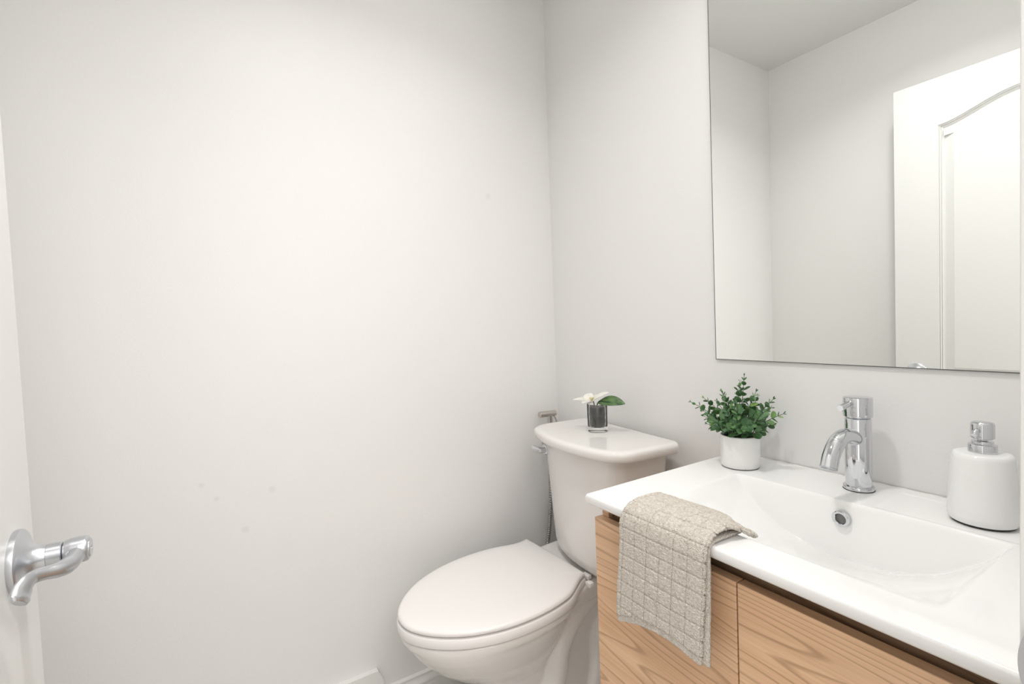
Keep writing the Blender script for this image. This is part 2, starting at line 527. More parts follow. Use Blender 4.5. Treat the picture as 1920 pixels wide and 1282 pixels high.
def face_side(bm, ysign, y):
    outer = [(0, 0), (W_, 0), (W_, DH), (0, DH)]
    loops = [[Vector((x, z, 0)) for x, z in outer]] + [[Vector((x, z, 0)) for x, z in p][::-1] for p in panels]
    flat = [v_ for l in loops for v_ in l]
    vs = [bm.verts.new((v_.x, y, v_.y)) for v_ in flat]
    for tri in tessellate_polygon(loops):
        try: bm.faces.new([vs[i] for i in tri])
        except ValueError: pass
    for p in panels:
        rings = [[(x, y + ysign * h, z) for x, z in (offset_loop(p, d) if d else p)] for d, h in prof]
        loft(bm, rings, cap0=False, cap1=False)
        last = rings[-1]
        v2 = [bm.verts.new(q) for q in last]
        for tri in tessellate_polygon([[Vector((x, z, 0)) for x, _, z in last]]):
            try: bm.faces.new([v2[i] for i in tri])
            except ValueError: pass
    return


face_side(bm, 1, 0.0); face_side(bm, -1, -DT)
for (a, b_) in (((0, 0), (W_, 0)), ((W_, 0), (W_, DH)), ((W_, DH), (0, DH)), ((0, DH), (0, 0))):
    vs = [bm.verts.new((x, y, z)) for (x, z), y in ((a, 0), (b_, 0), (b_, -DT), (a, -DT))]
    bm.faces.new(vs)
bmesh.ops.remove_doubles(bm, verts=bm.verts, dist=0.00005)
for v_ in bm.verts:
    v_.co.x += DX0 - DX1; v_.co.y += DT
    v_.co.z = 0.008 + v_.co.z * (DH - 0.008) / DH
obj('leaf', bm, M_doorp, door, smooth=18)
# lever set: rose on the door face, neck, lever curving back towards the hinge
HX, HZ = 0.6525, 0.930
ry = Matrix.Translation((HX - DX1, DT, HZ)) @ Matrix.Rotation(-PI / 2, 4, 'X')
bm = bmesh.new()
lathe(bm, [(0, 0.0), (0.0365, 0.0), (0.037, 0.003), (0.0365, 0.006), (0.035, 0.0075), (0.033, 0.0085), (0.026, 0.0105), (0.0195, 0.0145), (0.0155, 0.0195), (0.014, 0.025), (0.0135, 0.0275), (0, 0.0275)], mtx=ry, seg=72)
handle = obj('handle', bm, M_satin, door)
handle['label'] = 'brushed nickel lever handle with round rose'
bm = bmesh.new()
lathe(bm, [(0, 0.0262), (0.0128, 0.0262), (0.0128, 0.0272), (0.0136, 0.0278), (0.0136, 0.0405), (0.0130, 0.0412), (0.0118, 0.0416), (0, 0.0416)], mtx=ry, seg=64)
obj('collar', bm, M_satin, handle)
# head barrel + lever as one cast piece
bm = bmesh.new()
lathe(bm, [(0, 0.0418), (0.0118, 0.0418), (0.0140, 0.0440), (0.0152, 0.050), (0.0156, 0.058), (0.0150, 0.0632), (0.0136, 0.0655), (0.0115, 0.0660), (0, 0.0660)], mtx=ry, seg=48)
pts = catmull([(px_ - DX1, DT + py_, pz_) for px_, py_, pz_ in ((0.662, 0.056, 0.929), (0.678, 0.052, 0.9245), (0.6935, 0.046, 0.9255), (0.7045, 0.037, 0.9285), (0.7135, 0.030, 0.9305), (0.7225, 0.025, 0.9285), (0.7295, 0.022, 0.9215), (0.737, 0.022, 0.9140))], 8)
n = len(pts)
rad = [interp(i / (n - 1), [(0, 0.009), (0.2, 0.0095), (0.42, 0.0070), (0.6, 0.0072), (0.8, 0.0110), (0.94, 0.0120), (1.0, 0.0085)]) for i in range(n)]
fl = [(interp(i / (n - 1), [(0, 1.0), (0.3, 0.75), (0.6, 0.5), (1, 0.45)]), 1.05) for i in range(n)]
tube(bm, pts, rad, 24, flat=fl)
lev = obj('lever', bm, M_satin, handle)
m_ = lev.modifiers.new('remesh', 'REMESH'); m_.mode = 'VOXEL'; m_.voxel_size = 0.0008; m_.use_smooth_shade = True
m_ = lev.modifiers.new('smooth', 'SMOOTH'); m_.factor = 0.5; m_.iterations = 6
bm = bmesh.new()
lathe(bm, [(0, 0.0655), (0.0108, 0.0655), (0.0108, 0.0668), (0.0100, 0.0674), (0.0022, 0.0674), (0.0020, 0.0664), (0, 0.0664)], mtx=ry, seg=48)
obj('lock_button', bm, M_satin, handle)
bm = bmesh.new()
lathe(bm, [(0, 0.0665), (0.0021, 0.0665), (0.0021, 0.0672), (0, 0.0672)], mtx=ry, seg=24)
obj('pin_hole', bm, M_black, handle)
# back rose and inner knob on the other face
ry2 = Matrix.Translation((HX - DX1, 0, HZ)) @ Matrix.Rotation(PI / 2, 4, 'X')
bm = bmesh.new()
lathe(bm, [(0, 0.0), (0.0365, 0.0), (0.036, 0.006), (0.026, 0.0105), (0.0155, 0.0195), (0.0135, 0.0275), (0.0135, 0.045), (0, 0.045)], mtx=ry2, seg=48)
obj('rear_rose', bm, M_satin, door)
# hinges
for z in (0.22, 1.05, 1.82):
    bm = bmesh.new()
    lathe(bm, [(0, -0.045), (0.0055, -0.045), (0.0055, 0.045), (0, 0.045)], cx=0.004, cy=DT + 0.004, cz=z, seg=20)
    obj('hinge', bm, M_satin, door)

# strike plate with rounded lip on the near jamb
t = thing('strike_plate', 'brushed nickel strike plate on the door jamb, bottom right corner', 'strike plate', (XR, D1, 0.932))
bm = bmesh.new()
sp_ = []
for k in range(25):
    a = -PI / 2 + PI * k / 24
    sp_.append((0.0 - 0.0135 * math.cos(a), 0.030 * math.sin(a)))
sp_ += [(0.035, 0.030), (0.035, -0.030)]
loft(bm, [[(x, y, z) for x, z in sp_] for y in (-0.0022, -0.0002)])
obj('plate', bm, M_satin, t)

# ------------------------------------------------------------------ mirror
MX0, MX1, MZ0, MZ1 = 0.6685, 1.30, 1.0745, 2.15
t = thing('wall_mirror', 'large frameless rectangular mirror on the wall above the basin', 'mirror', (MX0, 0, MZ0))
bm = B(0, MX1 - MX0, -0.0058, -0.0008, 0, MZ1 - MZ0)
obj('backing', bm, M_medge, t, smooth=0)
bm = bmesh.new()
w_, h_ = MX1 - MX0, MZ1 - MZ0
vs = [bm.verts.new(p) for p in ((0.0020, -0.006, 0.0016), (w_ - .0020, -0.006, 0.0016), (w_ - .0020, -0.006, h_ - .0016), (0.0020, -0.006, h_ - .0016))]
bm.faces.new(vs)
vb = [bm.verts.new((v_.co.x, -0.00585, v_.co.z)) for v_ in vs]
bm.faces.new(vb[::-1])
for i in range(4):
    bm.faces.new((vs[i], vs[(i + 1) % 4], vb[(i + 1) % 4], vb[i]))
obj('silvered_glass', bm, M_mirror, t, smooth=0)

# ------------------------------------------------------------------ vanity cabinet
VX0, VX1 = 0.7055, 1.3135
CT = 0.828      # underside of the basin top
t = thing('vanity_cabinet', 'wall-hung oak laminate vanity cabinet under the white basin', 'cabinet', (VX0, 0, 0.32))
ZB = 0.32
w_ = VX1 - VX0
TK = 0.018
bm = bmesh.new(); box(bm, 0, TK, -0.429, -0.002, 0, CT - ZB - 0.001, 0.0008); obj('side_panel', bm, M_wood, t, smooth=20)
bm = bmesh.new(); box(bm, w_ - TK, w_, -0.429, -0.002, 0, CT - ZB - 0.001, 0.0008); obj('side_panel', bm, M_wood, t, smooth=20)
bm = bmesh.new(); box(bm, TK, w_ - TK, -0.429, -0.004, 0, TK); obj('bottom_panel', bm, M_wood, t, smooth=20)
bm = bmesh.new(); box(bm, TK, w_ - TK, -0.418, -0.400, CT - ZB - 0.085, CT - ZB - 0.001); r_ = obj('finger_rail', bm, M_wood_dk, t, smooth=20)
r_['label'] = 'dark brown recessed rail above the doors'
DZ1 = 0.797 - ZB
half = w_ / 2
bm = bmesh.new(); box(bm, 0.0, half - 0.0012, -0.449, -0.431, 0.0, DZ1, 0.0008); obj('door', bm, M_wood, t, smooth=20)
bm = bmesh.new(); box(bm, half + 0.0012, w_, -0.449, -0.431, 0.0, DZ1, 0.0008); obj('door', bm, M_wood2, t, smooth=20)

# ------------------------------------------------------------------ washbasin top (one ceramic piece)
SX0, SX1, SY0, SY1, ZT = 0.7085, 1.3185, -0.4745, -0.003, 0.850
t = thing('washbasin', 'white ceramic washbasin top with a wide sloping bowl', 'washbasin', (SX0, 0, ZT))
bxc, ba = 1.0235, 0.2075
by1, by0 = -0.150, -0.412


def basin_depth(x, y):
    d = 0.0
    xx = abs((x - bxc) / ba)
    if xx < 1.0 and by0 < y < by1 + 0.006:
        prof_x = (1 - xx ** 2.5)
        edge = min(1.0, (1 - xx) / 0.05)
        tt = max(0.0, (by1 - y) / (by1 - by0))
        g = 1 - min(1.0, tt) ** 1.1
        wall = sm(0, 1, (by1 + 0.005 - y) / 0.016)
        d = (0.098 * prof_x * g + 0.0022 * sm(0, 1, edge) * sm(0, 1, (1 - tt) / 0.12)) * wall
    # shallow step in the rear deck, right of the tap
    for (a, b_) in ((1.058, 1.290),):
        q = sm(a, a + 0.008, x) * (1 - sm(b_ - 0.005, b_, x)) * sm(-0.139, -0.134, y) * (1 - sm(-0.030, -0.025, y))
        d += 0.0012 * q
    # rounded front and side edges
    er = 0.005
    for e_ in (x - SX0, SX1 - x, y - SY0):
        if e_ < er:
            d += er - math.sqrt(max(0, er * er - (er - e_) ** 2))
    return d


bm = bmesh.new()


def axis(a, b_, step, r_=0.005):
    pts = [a + r_ * (1 - math.cos(PI / 2 * k / 5)) for k in range(6)]
    n_ = int((b_ - a - 2 * r_) / step)
    pts += [a + r_ + (b_ - a - 2 * r_) * k / n_ for k in range(1, n_)]
    pts += [b_ - r_ * (1 - math.cos(PI / 2 * k / 5)) for k in range(5, -1, -1)]
    return pts


xs = axis(SX0, SX1, 0.0022); ys = axis(SY0, SY1, 0.0012)
G = [[bm.verts.new((x - SX0, y, -basin_depth(x, y))) for y in ys] for x in xs]
for i in range(len(xs) - 1):
    for j in range(len(ys) - 1):
        bm.faces.new((G[i][j], G[i + 1][j], G[i + 1][j + 1], G[i][j + 1]))
# outer skirt: front and sides drop and tuck under
loop = [G[0][j] for j in range(len(ys) - 1, -1, -1)] + [G[i][0] for i in range(1, len(xs))] + [G[-1][j] for j in range(1, len(ys))]
prev = loop
cx_, cy_ = (SX1 - SX0) / 2, (SY0 + SY1) / 2
for (dz, ins) in ((-0.010, 0.0), (-0.016, 0.0015), (-0.020, 0.005), (-0.022, 0.010), (-0.022, 0.03)):
    new = []
    for v_ in loop:
        x, y = v_.co.x, v_.co.y
        nx = min(max(x, ins), SX1 - SX0 - ins); ny = max(y, SY0 + ins)
        new.append(bm.verts.new((nx, ny, dz)))
    for a, b_, c_, d_ in zip(prev, prev[1:], new[1:], new):
        bm.faces.new((a, b_, c_, d_))
    prev = new
obj('basin', bm, M_basin, t, smooth=89)
# overflow ring on the rear wall of the bowl
ov = Matrix.Translation((1.0165 - SX0, by1 - 0.0072, 0.8205 - ZT)) @ Matrix.Rotation(PI / 2, 4, 'X')
bm = bmesh.new()
lathe(bm, [(0.0085, -0.004), (0.0085, 0.0015), (0.0095, 0.0028), (0.0125, 0.0030), (0.0138, 0.0015), (0.0140, -0.004)], mtx=ov, seg=48)
o_ = obj('overflow_ring', bm, M_chrome, t); o_['label'] = 'chrome overflow ring'
bm = bmesh.new(); lathe(bm, [(0, -0.0035), (0.0088, -0.0035), (0.0088, -0.0045), (0, -0.0045)], mtx=ov, seg=32)
obj('overflow_hole', bm, mat('overflow_shadow', (0.2, 0.195, 0.19), 0.5), t)

# sealant bead between basin and wall
bm = bmesh.new()
pts = [(SX0 + 0.61 * k / 60, -0.0035, ZT + 0.0003 * math.sin(k * 2.3)) for k in range(61)]
tube(bm, pts, [0.0016 + 0.0004 * math.sin(k * 1.7) for k in range(61)], 10)
tag(obj('sealant_bead', bm, M_trim), 'thin uneven white sealant bead along the rear edge of the basin', 'sealant')

# ------------------------------------------------------------------ tap
t = thing('basin_faucet', 'chrome single-lever tap standing on the rear deck of the basin', 'faucet', (1.005, -0.062, ZT))
bm = bmesh.new(); lathe(bm, [(0, 0), (0.0245, 0), (0.0247, 0.0012), (0.0247, 0.006), (0.0240, 0.0072), (0.0212, 0.0078), (0.0206, 0.0085), (0, 0.0085)]); obj('base_ring', bm, M_chrome, t)
bm = bmesh.new(); lathe(bm, [(0, 0.0002), (0.0252, 0.0002), (0.0252, 0.0014), (0, 0.0014)]); obj('gasket', bm, M_black, t)
bm = bmesh.new(); lathe(bm, [(0.019, 0.008), (0.0208, 0.0082), (0.0210, 0.0095), (0.0210, 0.1325), (0.0205, 0.1335), (0.0192, 0.1345), (0.018, 0.1355), (0, 0.1355)], seg=96); obj('body', bm, M_chrome, t)
bm = bmesh.new(); lathe(bm, [(0, 0.1362), (0.0222, 0.1362), (0.0230, 0.1370), (0.0232, 0.139), (0.0232, 0.1705), (0.0227, 0.1722), (0.0212, 0.1728), (0, 0.1728)], seg=96); cap = obj('cap', bm, M_chrome, t)
bm = bmesh.new()
ang = R(-8)
dx_, dy_ = math.sin(ang), -math.cos(ang)
pl = [(dx_ * s, dy_ * s, z) for s, z in ((0.019, 0.1625), (0.030, 0.1610), (0.042, 0.1590), (0.050, 0.1572), (0.0512, 0.1570))]
tube(bm, pl, [0.0062, 0.0056, 0.0057, 0.0062, 0.0055], 24)
obj('lever', bm, M_chrome, t)
bm = bmesh.new()
sp_pts = catmull([(0, -0.006, 0.094), (0, -0.030, 0.1035), (0, -0.056, 0.1070), (0, -0.080, 0.1000), (0, -0.099, 0.0820), (0, -0.110, 0.0600)], 10)
tube(bm, sp_pts, 0.0138, 48, cap=False)
end = sp_pts[-1]; tdir = (sp_pts[-1] - sp_pts[-2]).normalized()
obj('spout', bm, M_chrome, t, smooth=60)
bm = bmesh.new()
q = tdir.to_track_quat('Z', 'Y').to_matrix().to_4x4()
lathe(bm, [(0.0138, -0.001), (0.0138, 0.0008), (0.0130, 0.0014), (0.0118, 0.0012), (0.0112, -0.004), (0, -0.004)], mtx=Matrix.Translation(end) @ q, seg=48)
obj('aerator', bm, M_satin, t)

# ------------------------------------------------------------------ soap dispenser
t = thing('soap_dispenser', 'white ceramic soap dispenser with chrome pump at the right of the basin', 'soap dispenser', (1.181, -0.078, ZT))
bm = bmesh.new()
lathe(bm, [(0, 0.0015), (0.037, 0.0015), (0.0395, 0.003), (0.0415, 0.008), (0.0418, 0.014), (0.0412, 0.03), (0.0385, 0.075), (0.0362, 0.101), (0.0350, 0.1055), (0.0325, 0.1078), (0.0285, 0.1084), (0, 0.1084)], seg=96)
obj('bottle', bm, M_soap, t)
bm = bmesh.new(); lathe(bm, [(0, 0), (0.0372, 0), (0.0378, 0.0018), (0, 0.0018)]); obj('foot', bm, M_black, t)
bm = bmesh.new(); lathe(bm, [(0, 0.1078), (0.0164, 0.1078), (0.0170, 0.1085), (0.0170, 0.1195), (0.0165, 0.1207), (0.0150, 0.1210), (0.0138, 0.1216), (0.0132, 0.1222), (0.0132, 0.1250), (0.0126, 0.1258), (0.0068, 0.1262), (0.0062, 0.127), (0.0062, 0.1345), (0, 0.1345)], seg=64); pump = obj('pump_collar', bm, M_chrome, t)
bm = bmesh.new(); lathe(bm, [(0, 0.1300), (0.0134, 0.1300), (0.0142, 0.1308), (0.0142, 0.1500), (0.0138, 0.1525), (0.0125, 0.1542), (0.0100, 0.1550), (0, 0.1552)], seg=64)
obj('pump_head', bm, M_chrome, t)
bm = bmesh.new()
a = R(-100)
pts = [(math.cos(a) * s, math.sin(a) * s, z) for s, z in ((0.006, 0.1420), (0.014, 0.1425), (0.020, 0.1405), (0.0235, 0.1370))]
tube(bm, catmull(pts, 5), 0.0042, 20)
obj('nozzle', bm, M_chrome, t)

# ------------------------------------------------------------------ potted plant
t = thing('potted_plant', 'bushy round-leaved artificial plant in a small white speckled pot', 'potted plant', (0.787, -0.094, ZT))
bm = bmesh.new()
lathe(bm, [(0, 0.002), (0.0385, 0.002), (0.0395, 0.004), (0.0402, 0.012), (0.0402, 0.066), (0.0398, 0.0695), (0.0385, 0.0705), (0.0372, 0.0695), (0.0368, 0.060), (0, 0.060)], seg=80)
obj('pot', bm, M_pot, t)
bm = bmesh.new(); lathe(bm, [(0, 0), (0.0378, 0), (0.0384, 0.0022), (0, 0.0022)]); obj('pot_foot', bm, M_black, t)
bm = bmesh.new()
lathe(bm, [(0, 0.067), (0.012, 0.0665), (0.025, 0.065), (0.0366, 0.0635), (0.0366, 0.058), (0, 0.058)], seg=40)
obj('soil', bm, M_soil, t)
sb = bmesh.new(); lb = bmesh.new()
col = lb.loops.layers.color.new('leaf')


def leaf(bm, p, d, nrm, L, Wd, tone):
    d = d.normalized(); nrm = (nrm - d * nrm.dot(d)).normalized(); s = d.cross(nrm)
    rings = [(0.0, [p])]
    c = p + d * L * 0.52 - nrm * L * 0.10
    N = 14
    mid, rim = [], []
    for k in range(N):
        a = 2 * PI * k / N
        ex = -math.cos(a)
        w = math.sin(a) * (0.5 * Wd)
        off = d * (ex * L * 0.48) + s * w
        cup = nrm * (0.10 * L * (abs(w) / (0.5 * Wd)) ** 2 + 0.04 * L * ex)
        rim.append(bm.verts.new(c + off + cup + nrm * L * 0.05))
        mid.append(bm.verts.new(c + off * 0.78 + cup * 0.5 + nrm * L * 0.02))
    cv = bm.verts.new(c)
    tr = tone
    for k in range(N):
        j = (k + 1) % N
        f = bm.faces.new((cv, mid[k], mid[j]))
        for lp in f.loops: lp[col] = (tr, 0.0, 0, 1)
        f = bm.faces.new((mid[k], rim[k], rim[j], mid[j]))
        for lp in f.loops: lp[col] = (tr, 1.0 if lp.vert in (rim[k], rim[j]) else 0.45, 0, 1)


rnd = random.Random(11)
stems = []
# (azimuth deg, spread 0..1, length)
specs = [(200, .98, .118), (185, .80, .110), (10, .95, .100), (352, .78, .105), (25, .62, .108), (120, .35, .128), (170, .45, .108), (250, .95, .072), (290, .9, .066),
         (320, .95, .074), (225, .85, .085), (60, .7, .095), (90, .15, .140), (140, .75, .09), (270, .55, .085), (300, .5, .09), (240, .5, .095), (340, .6, .085), (30, .3, .11), (210, .3, .105),
         (275, .95, .055), (310, 1.0, .055), (230, 1.0, .06), (5, 1.05, .07), (195, 1.08, .075), (260, .75, .07), (285, .25, .09), (330, .85, .065), (180, .95, .07), (75, .5, .1),
         (298, .72, .074), (252, .3, .082), (345, 1.1, .05), (215, 1.12, .055)]
for az, spread, L in specs:
    a = R(az)
    root = Vector((math.cos(a) * 0.022 * spread, math.sin(a) * 0.022 * spread, 0.062))
    L *= 0.86
    th = spread * 0.98
    dirv = Vector((math.cos(a) * math.sin(th), math.sin(a) * math.sin(th), math.cos(th)))
    side = Vector((rnd.uniform(-1, 1), rnd.uniform(-1, 1), 0)) * 0.004
    pts = catmull([root, root + Vector((0, 0, 0.35)) * L * 0.5 + dirv * L * 0.22 + side, root + dirv * L * 0.62 + Vector((0, 0, 0.20)) * L - side * .5, root + dirv * L + Vector((0, 0, 0.14)) * L], 8)
    tube(sb, pts, [0.0011 - 0.0006 * k / (len(pts) - 1) for k in range(len(pts))], 6)
    npair = max(3, int(L / 0.0125))
    for k in range(1, npair + 1):
        f = 0.16 + 0.84 * k / npair
        i = min(len(pts) - 2, int(f * (len(pts) - 1)))
        p = pts[i].lerp(pts[i + 1], f * (len(pts) - 1) - i) if f < 1 else pts[-1]
        tdir_ = (pts[i + 1] - pts[i]).normalized()
        rot = Matrix.Rotation(R(90 * (k % 2) + rnd.uniform(-25, 25)), 3, tdir_)
        o1 = rot @ (tdir_.orthogonal().normalized())
        size = interp(f, [(0.1, 0.0205), (0.5, 0.0195), (0.72, 0.0160), (0.88, 0.0105), (1.0, 0.0068)]) * rnd.uniform(0.85, 1.12)
        asp = interp(f, [(0.1, 1.0), (0.7, 0.92), (1.0, 0.5)])
        for sgn in (1, -1):
            dd = (o1 * sgn + tdir_ * interp(f, [(0, 0.35), (0.8, 0.7), (1, 1.6)])).normalized()
            outw = Vector((math.cos(a), math.sin(a), 0))
            leaf(lb, p, dd, (tdir_ * 0.8 + outw * 0.75 * (1.1 - f) + Vector((rnd.uniform(-.2, .2), rnd.uniform(-.2, .2), 0.15))).normalized(), size, size * asp, max(0, min(1, rnd.gauss(0.45, 0.22))))
obj('stems', sb, M_stem, t)
me_o = obj('foliage', lb, M_leaf, t, smooth=60)

# ------------------------------------------------------------------ towel
t = thing('hand_towel', 'folded beige terry towel with a woven grid draped over the front edge of the basin', 'towel', (0.9, -0.48, ZT))


def towel_layer(nm, prof_yz, x_left, x_right, hem, thick, groove, matl, nu=150, nv=330, ends=None, wob=0.0):
    """prof_yz: list of (y,z) control points along the cloth, x_left/right: functions of f along it"""
    path = catmull([(0, y, z) for y, z in prof_yz], 24)
    # arc-length resample
    ls = [0]
    for a, b_ in zip(path, path[1:]): ls.append(ls[-1] + (b_ - a).length)
    Lt = ls[-1]

    def at(s):
        s = max(0, min(Lt, s))
        lo = 0
        hi = len(ls) - 1
        while hi - lo > 1:
            m__ = (lo + hi) // 2
            if ls[m__] <= s: lo = m__
            else: hi = m__
        k = (s - ls[lo]) / max(1e-9, ls[hi] - ls[lo])
        p = path[lo].lerp(path[hi], k); tg = (path[hi] - path[lo]).normalized()
        return p, tg
    bm = bmesh.new()
    rows = []
    for i in range(nv + 1):
        f = i / nv
        row = []
        for j in range(nu + 1):
            u = j / nu
            s0, s1 = ends(u)
            s = s0 * Lt + (Lt * (s1 - s0)) * f
            p, tg = at(s)
            nrm = Vector((0, tg.z, -tg.y))
            if nrm.y > 0 and nrm.z <= 0: nrm = -nrm
            if nrm.z < -0.2: nrm = -nrm
            x = x_left(s / Lt) * (1 - u) + x_right(s / Lt) * u
            h = 0.0
            if groove:
                sp_c, sp_r = 1 / 6.4, 0.0245
                dc = abs(((u + 0.03) / sp_c) % 1 - 0.5) * sp_c * 0.17
                dr = abs(((s) / sp_r) % 1 - 0.5) * sp_r
                near = min(0.5 * sp_c * 0.17 - abs(0.5 * sp_c * 0.17 - dc), 1)
                g_c = math.exp(-((dc) / 0.0014) ** 2)
                g_r = math.exp(-((dr) / 0.0014) ** 2)
                inhem = s > s1 * Lt - hem
                if not inhem:
                    h -= 0.0034 * max(g_c, g_r); h += 0.0008
                else:
                    h -= 0.0014
            h += 0.0006 * noise.noise(Vector((x * 330, s * 330, 3.1))) + 0.0004 * noise.noise(Vector((x * 700, s * 700, 1.7)))
            h += wob * noise.noise(Vector((x * 14, s * 9, 0.3)))
            e_ = min(u, 1 - u) * 0.17
            h -= 0.0012 * math.exp(-(e_ / 0.0025) ** 2)
            kk = sm(.68, 1, u) * sm(-.440, -.395, p.y) if groove else 0.0
            x += kk * 0.002; h -= kk * 0.0105
            row.append(bm.verts.new((x - 0.9, p.y + nrm.y * h + 0.48, p.z + nrm.z * h - ZT)))
        rows.append(row)
    for a, b_ in zip(rows, rows[1:]):
        for j in range(nu):
            bm.faces.new((a[j], a[j + 1], b_[j + 1], b_[j]))
    o = obj(nm, bm, matl, t, smooth=80)
    md = o.modifiers.new('thickness', 'SOLIDIFY'); md.thickness = thick; md.offset = 0
    return o


outer = [(-0.362, 0.850), (-0.385, 0.860), (-0.410, 0.8685), (-0.440, 0.8715), (-0.466, 0.8685), (-0.483, 0.857), (-0.4895, 0.840), (-0.490, 0.815), (-0.489, 0.76), (-0.488, 0.70), (-0.487, 0.640)]
towel_layer('outer_layer', outer, lambda f: 0.814 + 0.016 * math.sin(min(1, f / 0.45) * PI) * 1.0 + 0.004 * sm(0.3, 0.5, f) - 0.016 * sm(0.45, 1, f), lambda f: interp(f, [(0, 1.012), (0.1, 1.006), (0.25, 0.992), (0.42, 0.988), (1.0, 0.972)]),
            0.013, 0.0050, True, M_towel, ends=lambda u: (0.07 - 0.10 * math.sin(PI * min(1, u * 1.15)) * 0.7 + (0.05 if u < .02 else 0.05) - 0.035 * (u > .8) * (u - .8) / .2, 0.972 - 0.075 * 0.0 - 0.05 * math.sin(PI * u * 0.95) - 0.045 * u), wob=0.0018)
inner = [(-0.395, 0.8545), (-0.420, 0.8550), (-0.450, 0.8555), (-0.468, 0.8550), (-0.478, 0.849), (-0.4810, 0.838), (-0.4815, 0.80), (-0.4812, 0.76), (-0.481, 0.70), (-0.4800, 0.640)]
towel_layer('inner_layer', inner, lambda f: 0.822 - 0.012 * sm(0.3, 1, f), lambda f: interp(f, [(0, 0.990), (0.3, 0.989), (0.42, 0.990), (1.0, 0.984)]),
            0.012, 0.0050, False, M_towel, nu=90, nv=200, ends=lambda u: (0.03, 0.965 - 0.055 * math.sin(PI * u * 0.95) - 0.055 * u), wob=0.0008)

# ------------------------------------------------------------------ toilet
TX = 0.366
t = thing('toilet', 'white two-piece toilet with closed lid beside the vanity', 'toilet', (TX, -0.02, 0))
A = R(4.5)
d_ = Vector((math.sin(A), -math.cos(A))); n_ = Vector((math.cos(A), math.sin(A)))
CN = 0.2562


def UV(u, v_, z):
    p = n_ * (CN + v_) + d_ * u
    return Vector((p.x - TX, p.y + 0.02, z))


LIDP = [(0.243, 0.153), (0.258, 0.1505), (0.280, 0.1495), (0.31, 0.155), (0.34, 0.166), (0.37, 0.1745), (0.41, 0.1810), (0.45, 0.1835), (0.49, 0.1825), (0.53, 0.178), (0.57, 0.1690), (0.61, 0.1545),
        (0.645, 0.1370), (0.675, 0.1160), (0.70, 0.0930), (0.72, 0.0690), (0.735, 0.0430), (0.7425, 0.0210), (0.7445, 0.0)]


def outline(grow=0.0, n=96, back=0.247, shift=0.0):
    right = catmull([(u, w, 0) for u, w in LIDP], 5)
    narrow = [(0.256, 0.120), (0.267, 0.1245), (0.285, 0.132), (0.312, 0.1475), (0.342, 0.1645)] + LIDP[5:]
    right = catmull([(u, w, 0) for u, w in narrow], 5)
    loop = [(p.x, p.y) for p in right]              # from back corner to tip
    left = [(p.x, -p.y) for p in catmull([(u, w, 0) for u, w in LIDP], 5)[::-1]][1:]
    pts = loop + left
    # back edge rounded corners
    bk = []
    for k in range(1, 12):
        tt = k / 12
        bk.append((0.243 + 0.012 * tt - 0.002 * math.sin(PI * tt), -0.150 + 0.268 * tt))
    pts = pts + bk
    if grow:
        pts = [(0.49 + (u - 0.49) * (1 + grow / 0.25), w * (1 + grow / 0.182)) for u, w in pts]
    return [(u + shift, w) for u, w in pts]


def _ccw(pts):
    return sum(a[0] * b_[1] - b_[0] * a[1] for a, b_ in zip(pts, pts[1:] + pts[:1])) > 0


def stack(bm, layers):
    """layers: (z, grow)"""
    loft(bm, [[UV(u, w, z) for u, w in outline(g)] for z, g in layers])


# bowl and pedestal
bm = bmesh.new()


def egg(u0, u1, w, n=48, p=2.2, back_w=None):
    um = u0 + (u1 - u0) * 0.42
    out = []
    for k in range(n):
        a = 2 * PI * k / n
        c_, s_ = math.cos(a), math.sin(a)
        ex = (abs(c_) ** (2 / p)) * (1 if c_ >= 0 else -1)
        ey = (abs(s_) ** (2 / p)) * (1 if s_ >= 0 else -1)
        u = um + ex * ((u1 - um) if c_ >= 0 else (um - u0))
        out.append((u, ey * w))
    return out


lay = [(0.4430, -0.006), (0.4400, -0.003), (0.432, -0.0025), (0.4215, -0.004)]
rings = [[UV(u, w, z) for u, w in outline(g)] for z, g in lay]
loft(bm, rings)
secs = [(0.432, 0.262, 0.736, 0.1755, 2.15), (0.415, 0.264, 0.731, 0.173, 2.15), (0.395, 0.268, 0.720, 0.167, 2.15), (0.37, 0.276, 0.702, 0.157, 2.1), (0.34, 0.288, 0.675, 0.143, 2.1),
        (0.31, 0.30, 0.640, 0.125, 2.05), (0.28, 0.31, 0.602, 0.105, 2.0), (0.25, 0.31, 0.566, 0.088, 2.0), (0.21, 0.30, 0.535, 0.078, 2.0), (0.15, 0.28, 0.52, 0.078, 2.1), (0.08, 0.26, 0.53, 0.088, 2.3), (0.03, 0.24, 0.555, 0.104, 2.5), (0.0, 0.235, 0.565, 0.110, 2.5)]
loft(bm, [[UV(u, w, z) for u, w in egg(a_, b_, w_, p=pp)] for z, a_, b_, w_, pp in secs])
# rear column carrying the tank deck
def rrect(u0, u1, w, r_, n=10, crown=0):
    out = []
    for (cu, cw, a0) in ((u1 - r_, w - r_, 0), (u0 + r_, w - r_, 90), (u0 + r_, -w + r_, 180), (u1 - r_, -w + r_, 270)):
        for k in range(n + 1):
            a = R(a0 + 90 * k / n)
            out.append((cu + r_ * math.cos(a), cw + r_ * math.sin(a)))
    return out


